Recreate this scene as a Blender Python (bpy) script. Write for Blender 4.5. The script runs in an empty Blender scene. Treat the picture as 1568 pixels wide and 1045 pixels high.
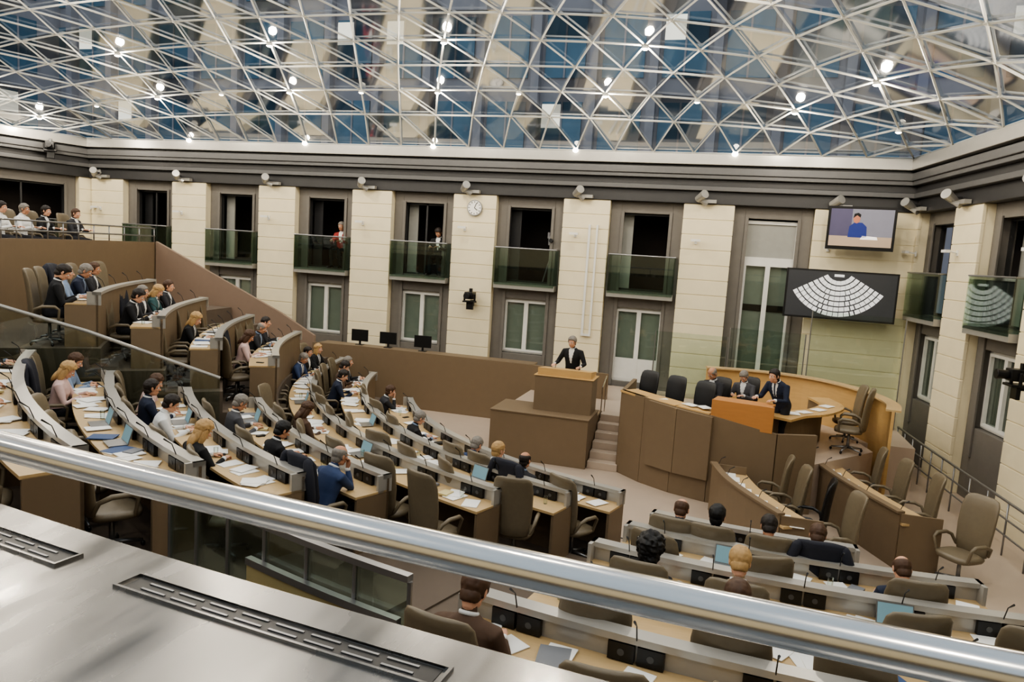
import bpy, bmesh, math, random
import numpy as np
from mathutils import Vector, Matrix, noise
random.seed(7)
D2R=math.pi/180
scene=bpy.context.scene
COL=scene.collection
scene.view_settings.look='AgX - Medium High Contrast'
scene.view_settings.exposure=.14
# ---------------------------------------------------------------- materials
def lin(c):
    return tuple(((x/255)/12.92 if x/255<=.04045 else (((x/255)+.055)/1.055)**2.4) for x in c)
MATS={}
def mat(name,rgb,rough=.5,metal=0,var=.08,scale=6,emit=0,bump=0,spec=.5,stretch=None,rvar=0):
    if name in MATS: return MATS[name]
    m=bpy.data.materials.new(name); m.use_nodes=True
    nt=m.node_tree; b=nt.nodes['Principled BSDF']
    c=lin(rgb)
    tc=nt.nodes.new('ShaderNodeTexCoord'); mp=nt.nodes.new('ShaderNodeMapping')
    if stretch: mp.inputs['Scale'].default_value=stretch
    nz=nt.nodes.new('ShaderNodeTexNoise'); nz.inputs['Scale'].default_value=scale; nz.inputs['Detail'].default_value=4
    cr=nt.nodes.new('ShaderNodeMixRGB'); cr.blend_type='MIX'
    cr.inputs[1].default_value=tuple(x*(1-var) for x in c)+(1,)
    cr.inputs[2].default_value=tuple(min(1,x*(1+var)) for x in c)+(1,)
    nt.links.new(tc.outputs['Object'],mp.inputs[0]); nt.links.new(mp.outputs[0],nz.inputs['Vector'])
    nt.links.new(nz.outputs['Fac'],cr.inputs[0]); nt.links.new(cr.outputs[0],b.inputs['Base Color'])
    b.inputs['Roughness'].default_value=rough; b.inputs['Metallic'].default_value=metal
    b.inputs['Specular IOR Level'].default_value=spec
    if rvar:
        mr=nt.nodes.new('ShaderNodeMapRange'); mr.inputs[1].default_value=.3; mr.inputs[2].default_value=.7
        mr.inputs[3].default_value=rough-rvar; mr.inputs[4].default_value=rough+rvar
        nt.links.new(nz.outputs['Fac'],mr.inputs[0]); nt.links.new(mr.outputs[0],b.inputs['Roughness'])
    if emit:
        b.inputs['Emission Color'].default_value=c+(1,); b.inputs['Emission Strength'].default_value=emit
    if bump:
        bp=nt.nodes.new('ShaderNodeBump'); bp.inputs['Strength'].default_value=bump; bp.inputs['Distance'].default_value=.02
        nt.links.new(nz.outputs['Fac'],bp.inputs['Height']); nt.links.new(bp.outputs[0],b.inputs['Normal'])
    MATS[name]=m; return m
def glassmat(name,tint,gloss=.12,rough=.02):
    if name in MATS: return MATS[name]
    m=bpy.data.materials.new(name); m.use_nodes=True; nt=m.node_tree
    nt.nodes.remove(nt.nodes['Principled BSDF']); out=nt.nodes['Material Output']
    t=nt.nodes.new('ShaderNodeBsdfTransparent'); t.inputs[0].default_value=tint+(1,)
    g=nt.nodes.new('ShaderNodeBsdfGlossy'); g.inputs['Roughness'].default_value=rough
    fr=nt.nodes.new('ShaderNodeFresnel'); fr.inputs[0].default_value=1.4
    ad=nt.nodes.new('ShaderNodeMath'); ad.operation='MULTIPLY_ADD'; ad.inputs[1].default_value=.6; ad.inputs[2].default_value=gloss; ad.use_clamp=True
    mx=nt.nodes.new('ShaderNodeMixShader')
    nt.links.new(fr.outputs[0],ad.inputs[0]); nt.links.new(ad.outputs[0],mx.inputs[0])
    nt.links.new(t.outputs[0],mx.inputs[1]); nt.links.new(g.outputs[0],mx.inputs[2]); nt.links.new(mx.outputs[0],out.inputs[0])
    MATS[name]=m; return m
CREAM=mat('cream_stone',(226,215,184),.7,var=.07,scale=3)
GREY=mat('grey_stone',(110,106,100),.6,var=.12,scale=5)
DARK=mat('dark_beam',(48,48,49),.45)
MID=mat('cornice_grey',(84,84,84),.4)
LEDGE=mat('ledge_light',(160,158,152),.3,metal=.3)
WHITE=mat('white_frame',(222,221,215),.4)
BLACK=mat('black_plastic',(14,14,15),.4)
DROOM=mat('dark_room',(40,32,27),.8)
BLIND=mat('blind_grey',(156,156,150),.8)
BROWN=mat('taupe_laminate',(120,103,82),.5,var=.05,spec=.35)
BROWN2=mat('rose_brown_panel',(138,118,102),.5,var=.05)
OAK=mat('oak_top',(192,164,120),.45,var=.12,scale=4,stretch=(1,8,1))
ORANGE=mat('warm_wood',(184,128,74),.45,var=.12,scale=3,stretch=(1,1,8))
HONEY=mat('honey_wood',(196,160,106),.45,var=.12,scale=3,stretch=(1,1,8))
STRIP=mat('desk_strip_grey',(172,169,162),.28,metal=.3)
OLIVE=mat('taupe_leather',(114,103,84),.4,var=.1,bump=.1,scale=20)
BLKL=mat('black_leather',(24,24,26),.4)
FLOOR=mat('floor_stone',(180,163,146),.35,var=.08,scale=2)
CARPET=mat('tier_carpet',(96,84,72),.8)
STEEL=mat('stainless_steel',(210,208,205),.2,metal=1,var=.05,scale=4,stretch=(1,30,30))
BRUSH=mat('brushed_panel',(150,148,145),.25,metal=1,var=.16,scale=2.6,stretch=(3.5,.5,1),rvar=.11)
PAPER=mat('paper',(238,236,230),.7,var=.02)
FRAMEW=mat('dome_steel',(178,178,172),.4)
GLASS=glassmat('clear_glass',(.90,.95,.92),.04)
GLASSG=glassmat('green_glass',(.76,.85,.80),.04)
DGLASS=glassmat('dome_glass',(.82,.87,.89),.09,.07)
LAMPM=mat('lamp_glow',(255,242,216),emit=22)
ALU=mat('aluminium',(150,150,150),.35,metal=.8)
SPKR=mat('speaker_grille',(74,74,74),.5)
TAN=mat('tan_panel',(168,156,114),.5)
# ---------------------------------------------------------------- mesh builder
class MB:
    def __init__(s): s.v=[];s.f=[];s.m=[]
    def add(s,vs,fs,m=0,M=None):
        o=len(s.v)
        if M is not None: vs=[tuple(M@Vector(v)) for v in vs]
        s.v.extend([tuple(v) for v in vs]); s.f.extend([tuple(i+o for i in f) for f in fs]); s.m.extend([m]*len(fs))
    def box(s,x0,x1,y0,y1,z0,z1,m=0,M=None):
        vs=[(x0,y0,z0),(x1,y0,z0),(x1,y1,z0),(x0,y1,z0),(x0,y0,z1),(x1,y0,z1),(x1,y1,z1),(x0,y1,z1)]
        s.add(vs,[(0,3,2,1),(4,5,6,7),(0,1,5,4),(1,2,6,5),(2,3,7,6),(3,0,4,7)],m,M)
    def loft(s,rings,m=0,M=None,closed=True):
        n=len(rings[0]); vs=[v for r in rings for v in r]; fs=[]
        for i in range(len(rings)-1):
            for j in range(n):
                fs.append((i*n+j,i*n+(j+1)%n,(i+1)*n+(j+1)%n,(i+1)*n+j))
        if closed:
            fs.append(tuple(reversed(range(n)))); fs.append(tuple((len(rings)-1)*n+j for j in range(n)))
        s.add(vs,fs,m,M)
    def tube(s,pts,rad,n=10,m=0,M=None,round_=False):
        pts=[Vector(p) for p in pts]
        if not isinstance(rad,(list,tuple)): rad=[rad]*len(pts)
        rad=list(rad)
        if round_:
            d0=(pts[0]-pts[1]).normalized(); d1=(pts[-1]-pts[-2]).normalized()
            r0,r1=rad[0],rad[-1]
            pts=[pts[0]+d0*r0*.98,pts[0]+d0*r0*.7]+pts+[pts[-1]+d1*r1*.7,pts[-1]+d1*r1*.98]
            rad=[r0*.2,r0*.71]+rad+[r1*.71,r1*.2]
        rings=[]; prev=None
        for i,p in enumerate(pts):
            a=pts[max(0,i-1)]; b=pts[min(len(pts)-1,i+1)]; t=(b-a).normalized()
            if prev is None:
                ref=Vector((0,0,1)) if abs(t.z)<.9 else Vector((1,0,0)); u=t.cross(ref).normalized()
            else:
                u=(prev-t*prev.dot(t)).normalized()
            prev=u; w=t.cross(u)
            rings.append([p+(u*math.cos(2*math.pi*k/n)+w*math.sin(2*math.pi*k/n))*rad[i] for k in range(n)])
        s.loft(rings,m,M)
    def ell(s,c,r,m=0,M=None,nu=14,nv=9):
        c=Vector(c); 
        if not isinstance(r,(list,tuple)): r=(r,r,r)
        rings=[]
        for i in range(nv+1):
            ph=-math.pi/2+math.pi*(i+.02 if i==0 else (i-.02 if i==nv else i))/nv
            rings.append([(c.x+r[0]*math.cos(ph)*math.cos(2*math.pi*k/nu),c.y+r[1]*math.cos(ph)*math.sin(2*math.pi*k/nu),c.z+r[2]*math.sin(ph)) for k in range(nu)])
        s.loft(rings,m,M)
    def band(s,R1,R2,z1,z2,t0,t1,m=0,n=None):
        if n is None: n=max(2,int(abs(t1-t0)/1.5)+1)
        rings=[]
        for i in range(n+1):
            t=t0+(t1-t0)*i/n
            rings.append([pol(R1,t,z1),pol(R2,t,z1),pol(R2,t,z2),pol(R1,t,z2)])
        s.loft(rings,m)
    def obj(s,name,mats,smooth=False,bevel=0,loc=None,rz=0):
        me=bpy.data.meshes.new(name); me.from_pydata(s.v,[],s.f); me.update()
        for x in mats: me.materials.append(x)
        me.polygons.foreach_set('material_index',s.m)
        if smooth: me.polygons.foreach_set('use_smooth',[True]*len(s.f))
        bm=bmesh.new(); bm.from_mesh(me); bmesh.ops.recalc_face_normals(bm,faces=bm.faces); bm.to_mesh(me); bm.free()
        o=bpy.data.objects.new(name,me); COL.objects.link(o)
        if loc: o.location=loc
        o.rotation_euler[2]=rz
        if bevel:
            b=o.modifiers.new('bevel','BEVEL'); b.width=bevel; b.segments=2; b.limit_method='ANGLE'
        return o
CX,CY=1.5,22.5     # centre of the hemicycle
def pol(R,th,z=0):
    a=th*D2R; return (CX-R*math.sin(a),CY-R*math.cos(a),z)
def inst(name,me,loc,rz=0,s=1):
    o=bpy.data.objects.new(name,me); COL.objects.link(o); o.location=loc; o.rotation_euler[2]=rz; o.scale=(s,s,s); return o
# ---------------------------------------------------------------- camera
FPX=1132.0; EYE=5.1
yaw=15.8*D2R; pit=6.9*D2R; s_,c_=.0639,.998
R0=Vector((math.cos(yaw),math.sin(yaw),0)); F=Vector((-math.sin(yaw)*math.cos(pit),math.cos(yaw)*math.cos(pit),-math.sin(pit))); U0=R0.cross(F)
cx=(R0*c_+U0*s_).normalized(); cy=(U0*c_-R0*s_).normalized(); cz=-F
cam=bpy.data.cameras.new('camera'); cam.sensor_fit='HORIZONTAL'; cam.sensor_width=36; cam.lens=FPX/1568*36; cam.clip_start=.05; cam.clip_end=300
co=bpy.data.objects.new('camera',cam); COL.objects.link(co)
co.matrix_world=Matrix(((cx.x,cy.x,cz.x,0),(cx.y,cy.y,cz.y,0),(cx.z,cy.z,cz.z,EYE),(0,0,0,1)))
scene.camera=co
# ---------------------------------------------------------------- room shell
m=MB(); m.box(-36,12,-7,26.5,-.2,0); m.obj('floor',[FLOOR])
m=MB(); m.box(-36,11,-6.4,-6.1,0,8.4); m.box(-36,11,-6.1,-5.9,6.9,8.0,1); m.obj('wall_front',[CREAM,DARK])
def facade(M,piers,opens,L0,L1,tag,wallname):
    w=MB()
    for (a,b) in piers:
        z=0.0; h=.46
        w.box(a+.012,b-.012,-.26,.3,0,6.9,0,M)
        while z<6.85:
            z2=min(6.9,z+h); w.box(a,b,-.28,-.2,z,z2-.022,0,M); z+=h
    for o in opens:
        a,b,kind=o; ja=a+.33; jb=b-.33
        w.box(a,ja,0,.35,0,6.9,1,M); w.box(jb,b,0,.35,0,6.9,1,M)
        w.box(ja,ja+.1,-.05,.0,1.0,6.6,1,M); w.box(jb-.1,jb,-.05,0,1.0,6.6,1,M)
        w.box(ja,jb,0,.35,6.55,6.9,1,M)
        if kind=='tall':
            w.box(ja,jb,0,.35,0,1.3,1,M)
        else:
            w.box(ja,jb,0,.35,3.55,4.1,1,M)
            w.box(ja,jb,0,.35,0,1.15 if kind=='door' else 1.7,1,M)
    w.box(L0,L1,.35,.5,-.1,1.1,1,M); w.box(L0,L1,.35,.5,3.6,4.0,1,M); w.box(L0,L1,.35,.5,6.6,6.9,1,M)
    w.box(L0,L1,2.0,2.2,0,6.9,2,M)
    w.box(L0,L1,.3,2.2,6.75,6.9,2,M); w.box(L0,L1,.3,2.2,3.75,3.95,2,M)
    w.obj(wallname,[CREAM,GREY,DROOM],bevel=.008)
    for i,o in enumerate(opens):
        a,b,kind=o; ja=a+.33; jb=b-.33; c=(ja+jb)/2
        g=MB()
        def frame(x0,x1,z0,z1,mi,y=.16,t=.07):
            g.box(x0,x0+t,y,y+.08,z0,z1,mi,M); g.box(x1-t,x1,y,y+.08,z0,z1,mi,M)
            g.box(x0+t,x1-t,y,y+.08,z1-t,z1,mi,M); g.box(x0+t,x1-t,y,y+.08,z0,z0+t,mi,M)
        if kind=='tall':
            frame(ja,jb,1.3,5.3,0,t=.1); frame(ja,jb,5.3,6.5,0,t=.1)
            frame(ja+.1,c,1.4,5.2,0,y=.13); frame(c,jb-.1,1.4,5.2,0,y=.13)
            g.box(ja+.1,jb-.1,.22,.225,5.4,6.4,1,M); g.box(ja+.1,jb-.1,.22,.225,1.4,5.2,2,M); g.box(ja,jb,.34,.36,1.2,6.5,3,M)
        else:
            z0=1.15 if kind=='door' else 1.72
            frame(ja,jb,z0,3.55,0); frame(ja+.07,c,z0+.05,3.48,0,y=.12); frame(c,jb-.07,z0+.05,3.48,0,y=.12)
            if kind=='door':
                g.box(ja+.1,jb-.1,.13,.19,z0,z0+.75,0,M)
            g.box(ja+.07,jb-.07,.2,.205,z0,3.5,2,M); g.box(ja,jb,.27,.29,z0,3.6,3,M)
            frame(ja,jb,4.1,6.55,4,y=.2,t=.06); g.box(ja,ja+.35,.5,.55,4.1,6.55,3 if i%2 else 4,M)
            if i%3==0: g.box(c-.03,c+.03,.2,.26,4.1,6.55,4,M)
        g.obj('window_%s_%d'%(tag,i+1),[WHITE,BLIND,GLASS,BLIND,DARK])
        if kind!='tall':
            k=MB()
            k.box(a+.1,b-.1,-.42,-.005,3.88,4.06,0,M)
            k.box(a+.12,b-.12,-.44,-.42,4.0,5.2,1,M); k.box(a+.12,a+.14,-.42,-.005,4.0,5.2,1,M); k.box(b-.14,b-.12,-.42,-.005,4.0,5.2,1,M)
            k.tube([M@Vector((a+.1,-.43,5.22)),M@Vector((b-.1,-.43,5.22))],.022,8,2)
            k.tube([M@Vector((a+.1,-.43,5.22)),M@Vector((a+.1,-.01,5.22))],.022,8,2); k.tube([M@Vector((b-.1,-.43,5.22)),M@Vector((b-.1,-.01,5.22))],.022,8,2)
            k.obj('balcony',[LEDGE,GLASSG,ALU])
    t=MB()
    t.box(L0,L1,-.32,.35,6.9,7.28,0,M); t.box(L0,L1,-.5,.35,7.28,7.42,1,M); t.box(L0,L1,-.42,.35,7.42,7.62,0,M)
    t.box(L0,L1,-.6,.35,7.62,7.74,1,M); t.box(L0,L1,-.66,.35,7.74,7.95,1,M); t.box(L0,L1,-.52,.35,7.95,8.02,0,M)
    t.box(L0,L1,-.72,.6,8.02,8.34,2,M)
    t.obj('trim_cornice_'+tag,[DARK,MID,LEDGE],bevel=.015)
    for (a,b) in piers:
        c=a+.45
        q=MB()
        q.tube([M@Vector((c,-.35,7.1)),M@Vector((c,-.6,7.08))],.03,8,1)
        q.tube([M@Vector((c-.05,-.5,7.02)),M@Vector((c+.16,-.8,7.16))],[.1,.13],14,0); q.tube([M@Vector((c+.02,-.6,6.98)),M@Vector((c+.2,-.45,6.9))],[.03,.09],12,0)
        q.box(c-.02,c+.5,-.5,-.34,6.92,7.02,0,M)
        q.obj('cornice_spotlight',[LEDGE,DARK],smooth=False)
        e=MB(); zz=5.75
        e.tube([M@Vector((c,-.28,zz)),M@Vector((c,-.55,zz+.05))],.02,6,0); e.box(c-.14,c+.14,-.62,-.52,zz+.0,zz+.07,0,M); e.box(c-.04,c+.04,-.31,-.28,zz-.07,zz+.07,0,M)
        e.obj('wall_sconce',[WHITE])
def frameM(o,x,y): return Matrix(((x.x,y.x,0,o[0]),(x.y,y.y,0,o[1]),(0,0,1,0),(0,0,0,1)))
Mb=Matrix.Translation((0,23.78,0))
PX=[2.3-3.76*k for k in range(8)]
piers=[(PX[k],PX[k]+1.5) for k in range(1,8)]+[(2.3,5.3)]
opens=[(PX[1]+1.5,PX[0],'tall'),(PX[2]+1.5,PX[1],'door')]+[(PX[k]+1.5,PX[k-1],'balc') for k in range(3,8)]
facade(Mb,piers,opens,-24.8,5.6,'back','wall_back')
dr=Vector((.134,-.991,0)).normalized(); yr=Vector((0,0,1)).cross(dr)
Mr=frameM(Vector((5.0,23.5,0))+yr*.28,dr,yr)
pr=[(-.2,.15)]+[(2.45+3.76*k,3.9+3.76*k) for k in range(7)]
opr=[(.15,2.45,'balc')]+[(3.9+3.76*k,6.21+3.76*k,'balc') for k in range(6)]
facade(Mr,pr,opr,-.3,30,'right','wall_right')
dl=Vector((.292,.956,0)).normalized(); yl=Vector((0,0,1)).cross(dl)
Ml=frameM(Vector((-24.1,23.5,0))-dl*28+yl*.28,dl,yl)
pl=[(28-.3-3.76*k-1.5,28-.3-3.76*k) for k in range(1,7)]+[(27.6,28.3)]
opl=[(pl[0][1],27.6,'balc')]+[(28-.3-3.76*(k+1),28-.3-3.76*k-1.5,'balc') for k in range(1,6)]
facade(Ml,pl,opl,-3,28.4,'left','wall_left')
# ---------------------------------------------------------------- dome
BLc,BRc,FRc,FLc=Vector((-23.9,23.15,0)),Vector((4.65,23.15,0)),Vector((8.6,-6.1,0)),Vector((-32.8,-6.1,0))
NC,NR=24,24
def dome(s,t,off=0):
    p=(BLc*(1-s)+BRc*s)*(1-t)+(FLc*(1-s)+FRc*s)*t
    z=8.36+3.1*max(0,1-(2*t-1)**2)**.75*max(0,1-abs(2*s-1)**3)**.85+off
    return Vector((p.x,p.y,z))
rows=[]
for j in range(NR+1):
    ss=[i/NC for i in range(NC+1)] if j%2==0 else [0]+[(i+.5)/NC for i in range(NC)]+[1]
    rows.append([(s,j/NR) for s in ss])
fr=MB(); gl=MB(); nodes={}
def strut(a,b,w=.027):
    fr.tube([a,b],w,4,0)
for j,r in enumerate(rows):
    for i,(s,t) in enumerate(r):
        nodes[(j,i)]=dome(s,t)
        if 0<i<len(r)-1: fr.ell(dome(s,t),(.06,.06,.04),0,None,8,5)
    for i in range(len(r)-1):
        strut(dome(*r[i]),dome(*r[i+1]))
    if j<NR:
        r2=rows[j+1]; a,b=(r,r2) if len(r)<len(r2) else (r2,r)
        for i in range(NC+1):
            strut(dome(*a[i]),dome(*b[i])); strut(dome(*a[i]),dome(*b[i+1]))
            gl.add([dome(*a[i],.06),dome(*b[i],.06),dome(*b[i+1],.06)],[(0,1,2)])
            if i<NC: gl.add([dome(*a[i],.06),dome(*b[i+1],.06),dome(*a[i+1],.06)],[(0,1,2)])
fr.obj('dome_space_frame',[FRAMEW]); gl.obj('dome_glazing',[DGLASS])
lm=MB(); lightpos=[]
for q,j in enumerate((2,4,7,10,13,16,20)):
    n=len(rows[j]); stp=2 if q==0 else 4; st0=1 if q==0 else (2 if q%2 else 4)
    for i in range(st0,n-1,stp):
        p=nodes[(j,i)]
        lm.tube([p+Vector((0,0,-.03)),p+Vector((0,0,-.09))],[.07,.085],12,0); lm.ell(p+Vector((0,0,-.09)),(.068,.068,.03),1,None,12,6)
        if q>0 or i%4==1: lightpos.append(p+Vector((0,0,-.26)))
for i in range(4,NC,4):
    p=nodes[(0,i)]+Vector((0,-.12,-.02)); lm.ell(p,(.09,.09,.07),1,None,10,6)
lm.obj('dome_lamps',[FRAMEW,LAMPM])
for p in lightpos:
    L=bpy.data.lights.new('dome_light','POINT'); L.energy=7800/len(lightpos); L.color=(1,.895,.745); L.shadow_soft_size=.09
    lo=bpy.data.objects.new('dome_light',L); COL.objects.link(lo); lo.location=p
BW=mat('outer_render',(156,152,156),.8,var=.15,scale=1.5); BG=mat('outer_window_blue',(86,118,138),.15,var=.5,scale=.6); BE=mat('outer_window_lit',(250,240,220),emit=1.1)
b=MB()
def bld(M,L):
    b.box(-L,L,0,1,0,26,0,M)
    x=-L+.5
    while x<L-2:
        b.box(x-.35,x,-.45,0,7,26,0,M)
        for z in (9,12.6,16.2,19.8,23.4):
            lit=random.random()<.16
            zz=z+(1.5 if lit else 0)
            b.box(x+.15,x+1.9,-.08,0,z,z+2.6,1,M)
            if lit: b.box(x+.15,x+1.0,-.1,-.08,zz,z+2.5,2,M)
            b.box(x+.98,x+1.06,-.12,-.07,z,z+2.6,0,M)
        b.box(x,x+2.1,-.3,0,8.2,8.7,0,M)
        x+=2.5
bld(Matrix.Translation((-10,32,0)),34)
bld(frameM((16,8),dr,yr),26)
bld(frameM((-42,8),dl,yl),26)
b.obj('surrounding_office_building',[BW,BG,BE])
# ---------------------------------------------------------------- tiers
RK=[10.4,11.6,12.85,14.2,15.55,16.9,18.2,19.5,20.8]
SO=.8
ZR=[.02+.2*k for k in range(9)]
ZN=[.02,.22,.42,.65,.9,1.25,1.65]
RF={3:13.75,4:14.95,5:16.05,6:17.2}; ZF={3:1.35,4:1.8,5:2.25,6:2.7}
T=MB()
for k in range(7):
    r0=RK[k]-.12; r1=RK[k+1]-.12
    if k==0: T.band(r0,r1,-.05,ZN[0],14,66)
    elif k<3: T.band(r0,r1,0,ZR[k],-16.5,84)
    else:
        T.band(r0,r1,0,ZR[k],-16.5,18)
        T.band(r0,r1,0,ZN[k],18,50)
        if k==3: T.band(r0-.2,r1,0,ZN[k],50,53)
T.band(19.38,21.1,0,1.4,-16.5,50)
for k in range(3,7):
    r0=RF[k]-.12; r1=RF[k+1]-.12 if k<6 else 19.95
    T.band(r0,r1,0,ZF[k],50.3,84)
T.obj('floor_tiers',[CARPET])
SLOT=[BROWN,OAK,STRIP,BLACK,SPKR]
ITEMS=[PAPER,mat('folder_grey',(120,122,126),.6),mat('folder_blue',(56,80,120),.6),BLACK,mat('book_cream',(206,190,140),.6),GLASS]
def desk_row(R,t0,t1,z,k,name='curved_desk_row'):
    d=MB()
    d.band(R-.06,R-.02,z-.25 if k else 0,z+1.03,t0,t1,0)
    d.band(R-.11,R+.05,z+1.03,z+1.09,t0,t1,2)
    d.band(R-.02,R+.0,z+.86,z+1.03,t0,t1,2)
    d.band(R-.02,R+.54,z+.82,z+.86,t0,t1,1)
    e=.045/R/D2R
    for t in (t0,t1-e): 
        d.band(R-.06,R+.52,z,z+.83,t,t+e,0,2)
        d.band(R-.11,R+.14,z+.83,z+1.09,t,t+e,2,2)
    n=max(1,round((t1-t0)*D2R*R/2.1))
    for i in range(1,n):
        t=t0+(t1-t0)*i/n; d.band(R-.02,R+.46,z,z+.82,t-e/2,t+e/2,0,1)
    n=max(1,round((t1-t0)*D2R*(R+.4)/1.05))
    for i in range(n):
        t=t0+(t1-t0)*(i+.5)/n; w=.12/R/D2R
        d.band(R-.0,R+.055,z+.87,z+1.02,t-w*1.9,t-w*.1,3,1); d.band(R-.0,R+.055,z+.87,z+1.02,t+w*.1,t+w*1.9,3,1)
        for q in (-1,1): d.tube([pol(R+.05,t+q*w,z+.945),pol(R+.059,t+q*w,z+.945)],.03,10,4)
        d.tube([pol(R+.04,t,z+1.06),pol(R+.1,t,z+1.22),pol(R+.2,t,z+1.3)],[.007,.006,.012],5,3)
    d.obj(name,SLOT)
    p=MB()
    cnt=int((t1-t0)*D2R*R*3.6)
    for i in range(cnt):
        t=random.uniform(t0+1,t1-1); rr=R+random.uniform(.2,.38); a=-t*D2R+random.uniform(-.6,.6)
        x,y,_=pol(rr,t); Mx=Matrix.Translation((x,y,z+.861+.004*(i%5)))@Matrix.Rotation(a,4,'Z'); q=random.random()
        if q<.74: p.box(-.12,.12,-.165,.165,0,.004+random.random()*.01,0,Mx)
        elif q<.78: p.box(-.13,.13,-.175,.175,0,.012,random.choice((1,2)),Mx)
        elif q<.88: p.box(-.04,.04,-.08,.08,0,.012,3,Mx)
        elif q<.94: p.box(-.08,.08,-.11,.11,0,.03,random.choice((3,4,1)),Mx)
        else: p.tube([Mx@Vector((0,0,0)),Mx@Vector((0,0,.13))],[.03,.036],10,5)
    p.obj('desk_papers',ITEMS)
ROWS=[]
for k,a,b_ in [(0,16,63),(1,18,76),(2,20.5,81),(3,25,49),(4,25.5,49),(5,26,49),(6,26,49)]: ROWS.append((k,a,b_,ZN[k],'mid',RK[k]))
for k,a,b_ in [(3,53.5,74),(4,51.5,72),(5,51.2,70),(6,51,68)]: ROWS.append((k,a,b_,ZF[k],'far',RF[k]))
for k in (1,2,3,4,5): ROWS.append((k,[0,-3,-8,-12,-13,-13][k],11.2+(.6 if k==5 else 0),ZR[k],'right',RK[k]))
for r in ROWS: desk_row(r[5],r[1],r[2],r[3],r[0])
# ---------------------------------------------------------------- chairs
def sq(cx_,cy_,z,hx,hy,n=20,p=3.5,bend=0,tilt=0):
    r=[]
    for i in range(n):
        a=2*math.pi*i/n; ca,sa=math.cos(a),math.sin(a)
        x=hx*math.copysign(abs(ca)**(2/p),ca); y=hy*math.copysign(abs(sa)**(2/p),sa)
        r.append((cx_+x,cy_+y+bend*x*x,z+tilt*y))
    return r
def make_chair(name,mt):
    c=MB()
    c.loft([sq(0,.02,.38,.2,.2),sq(0,.02,.395,.245,.245),sq(0,.02,.43,.265,.25),sq(0,.02,.455,.26,.245),sq(0,.02,.47,.21,.2)],0)
    rings=[]
    for z,y,hx,hy in [(.44,-.235,.18,.03),(.46,-.24,.225,.045),(.6,-.25,.25,.05),(.82,-.275,.27,.042),(1.08,-.31,.272,.038),(1.2,-.335,.255,.034),(1.25,-.348,.22,.026),(1.268,-.35,.15,.01)]:
        rings.append(sq(0,y,z,hx,hy,24,3,bend=.9))
    c.loft(rings,0)
    for s in (-1,1):
        c.tube([(s*.25,-.2,.5),(s*.3,-.16,.62),(s*.305,-.05,.665),(s*.3,.13,.665),(s*.29,.19,.62),(s*.24,.17,.43)],[.02,.024,.028,.028,.022,.02],8,0,round_=True)
    c.tube([(0,0,.07),(0,0,.39)],[.03,.025],10,1)
    for i in range(5):
        a=2*math.pi*i/5+.3; x,y=math.cos(a),math.sin(a)
        c.tube([(0,0,.1),(x*.29,y*.29,.065)],[.026,.016],6,1); c.ell((x*.29,y*.29,.03),(.025,.025,.03),2,None,8,5)
    o=c.obj(name,[mt,ALU,BLACK],smooth=True); me=o.data; bpy.data.objects.remove(o); return me
CH=make_chair('office_chair',OLIVE); CHB=make_chair('black_office_chair',BLKL)
CS=1.17
def make_jacket():
    c=MB(); rings=[]
    for z,y,hx,hy in [(.62,-.27,.27,.075),(.8,-.28,.285,.08),(1.05,-.305,.29,.07),(1.2,-.33,.285,.06),(1.27,-.345,.24,.05),(1.295,-.35,.14,.025)]:
        rings.append([(x+.012*math.sin(9*x+z*14),yy+.01*math.sin(23*x),zz) for x,yy,zz in sq(0,y,z,hx,hy,28,3,bend=.8)])
    c.loft(rings,0)
    for s in (-1,1): c.tube([(s*.24,-.33,1.22),(s*.3,-.34,1.05),(s*.31,-.32,.85),(s*.3,-.3,.66)],[.055,.06,.055,.045],10,0,None,True)
    o=c.obj('draped_jacket',[mat('jacket_dark',(34,36,46),.85)],smooth=True); me=o.data; bpy.data.objects.remove(o); return me
JK=make_jacket()
# ---------------------------------------------------------------- people
def remesh(mb,vox,it=4):
    me=bpy.data.meshes.new('t'); me.from_pydata(mb.v,[],mb.f); me.update()
    bm=bmesh.new(); bm.from_mesh(me); bmesh.ops.recalc_face_normals(bm,faces=bm.faces); bm.to_mesh(me); bm.free()
    o=bpy.data.objects.new('t',me); COL.objects.link(o)
    r=o.modifiers.new('r','REMESH'); r.mode='VOXEL'; r.voxel_size=vox
    sm=o.modifiers.new('s','SMOOTH'); sm.iterations=it; sm.factor=.5
    bpy.context.view_layer.update(); dg=bpy.context.evaluated_depsgraph_get()
    e=bpy.data.meshes.new_from_object(o.evaluated_get(dg))
    vs=np.empty(len(e.vertices)*3); e.vertices.foreach_get('co',vs); vs=vs.reshape(-1,3)
    fs=[tuple(p.vertices) for p in e.polygons]
    bpy.data.objects.remove(o); bpy.data.meshes.remove(me); bpy.data.meshes.remove(e)
    return vs,fs
def hand(curl):
    h=MB()
    rg=[]
    for y,hx,hz in [(-.03,.026,.02),(0,.027,.018),(.03,.036,.015),(.065,.041,.014),(.09,.038,.011)]:
        rg.append([(hx*math.cos(a),y,hz*math.sin(a)) for a in [2*math.pi*i/14 for i in range(14)]])
    h.loft(rg)
    for x,L,dx in [(-.03,.062,-.06),(-.01,.076,-.02),(.011,.07,.03),(.03,.054,.09)]:
        p=Vector((x,.082,0)); pts=[Vector((x*.9,.06,0)),p]; a=0
        for f_ in (.42,.33,.25):
            a+=curl; p=p+Vector((dx*L*f_,math.cos(a)*L*f_,-math.sin(a)*L*f_)); pts.append(p)
        h.tube(pts,[.0095,.0095,.0088,.008,.007],8,0,None,True)
    h.tube([(-.02,.01,-.004),(-.045,.035,-.012),(-.058,.062,-.018),(-.06,.085,-.022)],[.014,.0125,.0105,.0085],8,0,None,True)
    return remesh(h,.0042,2)
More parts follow.
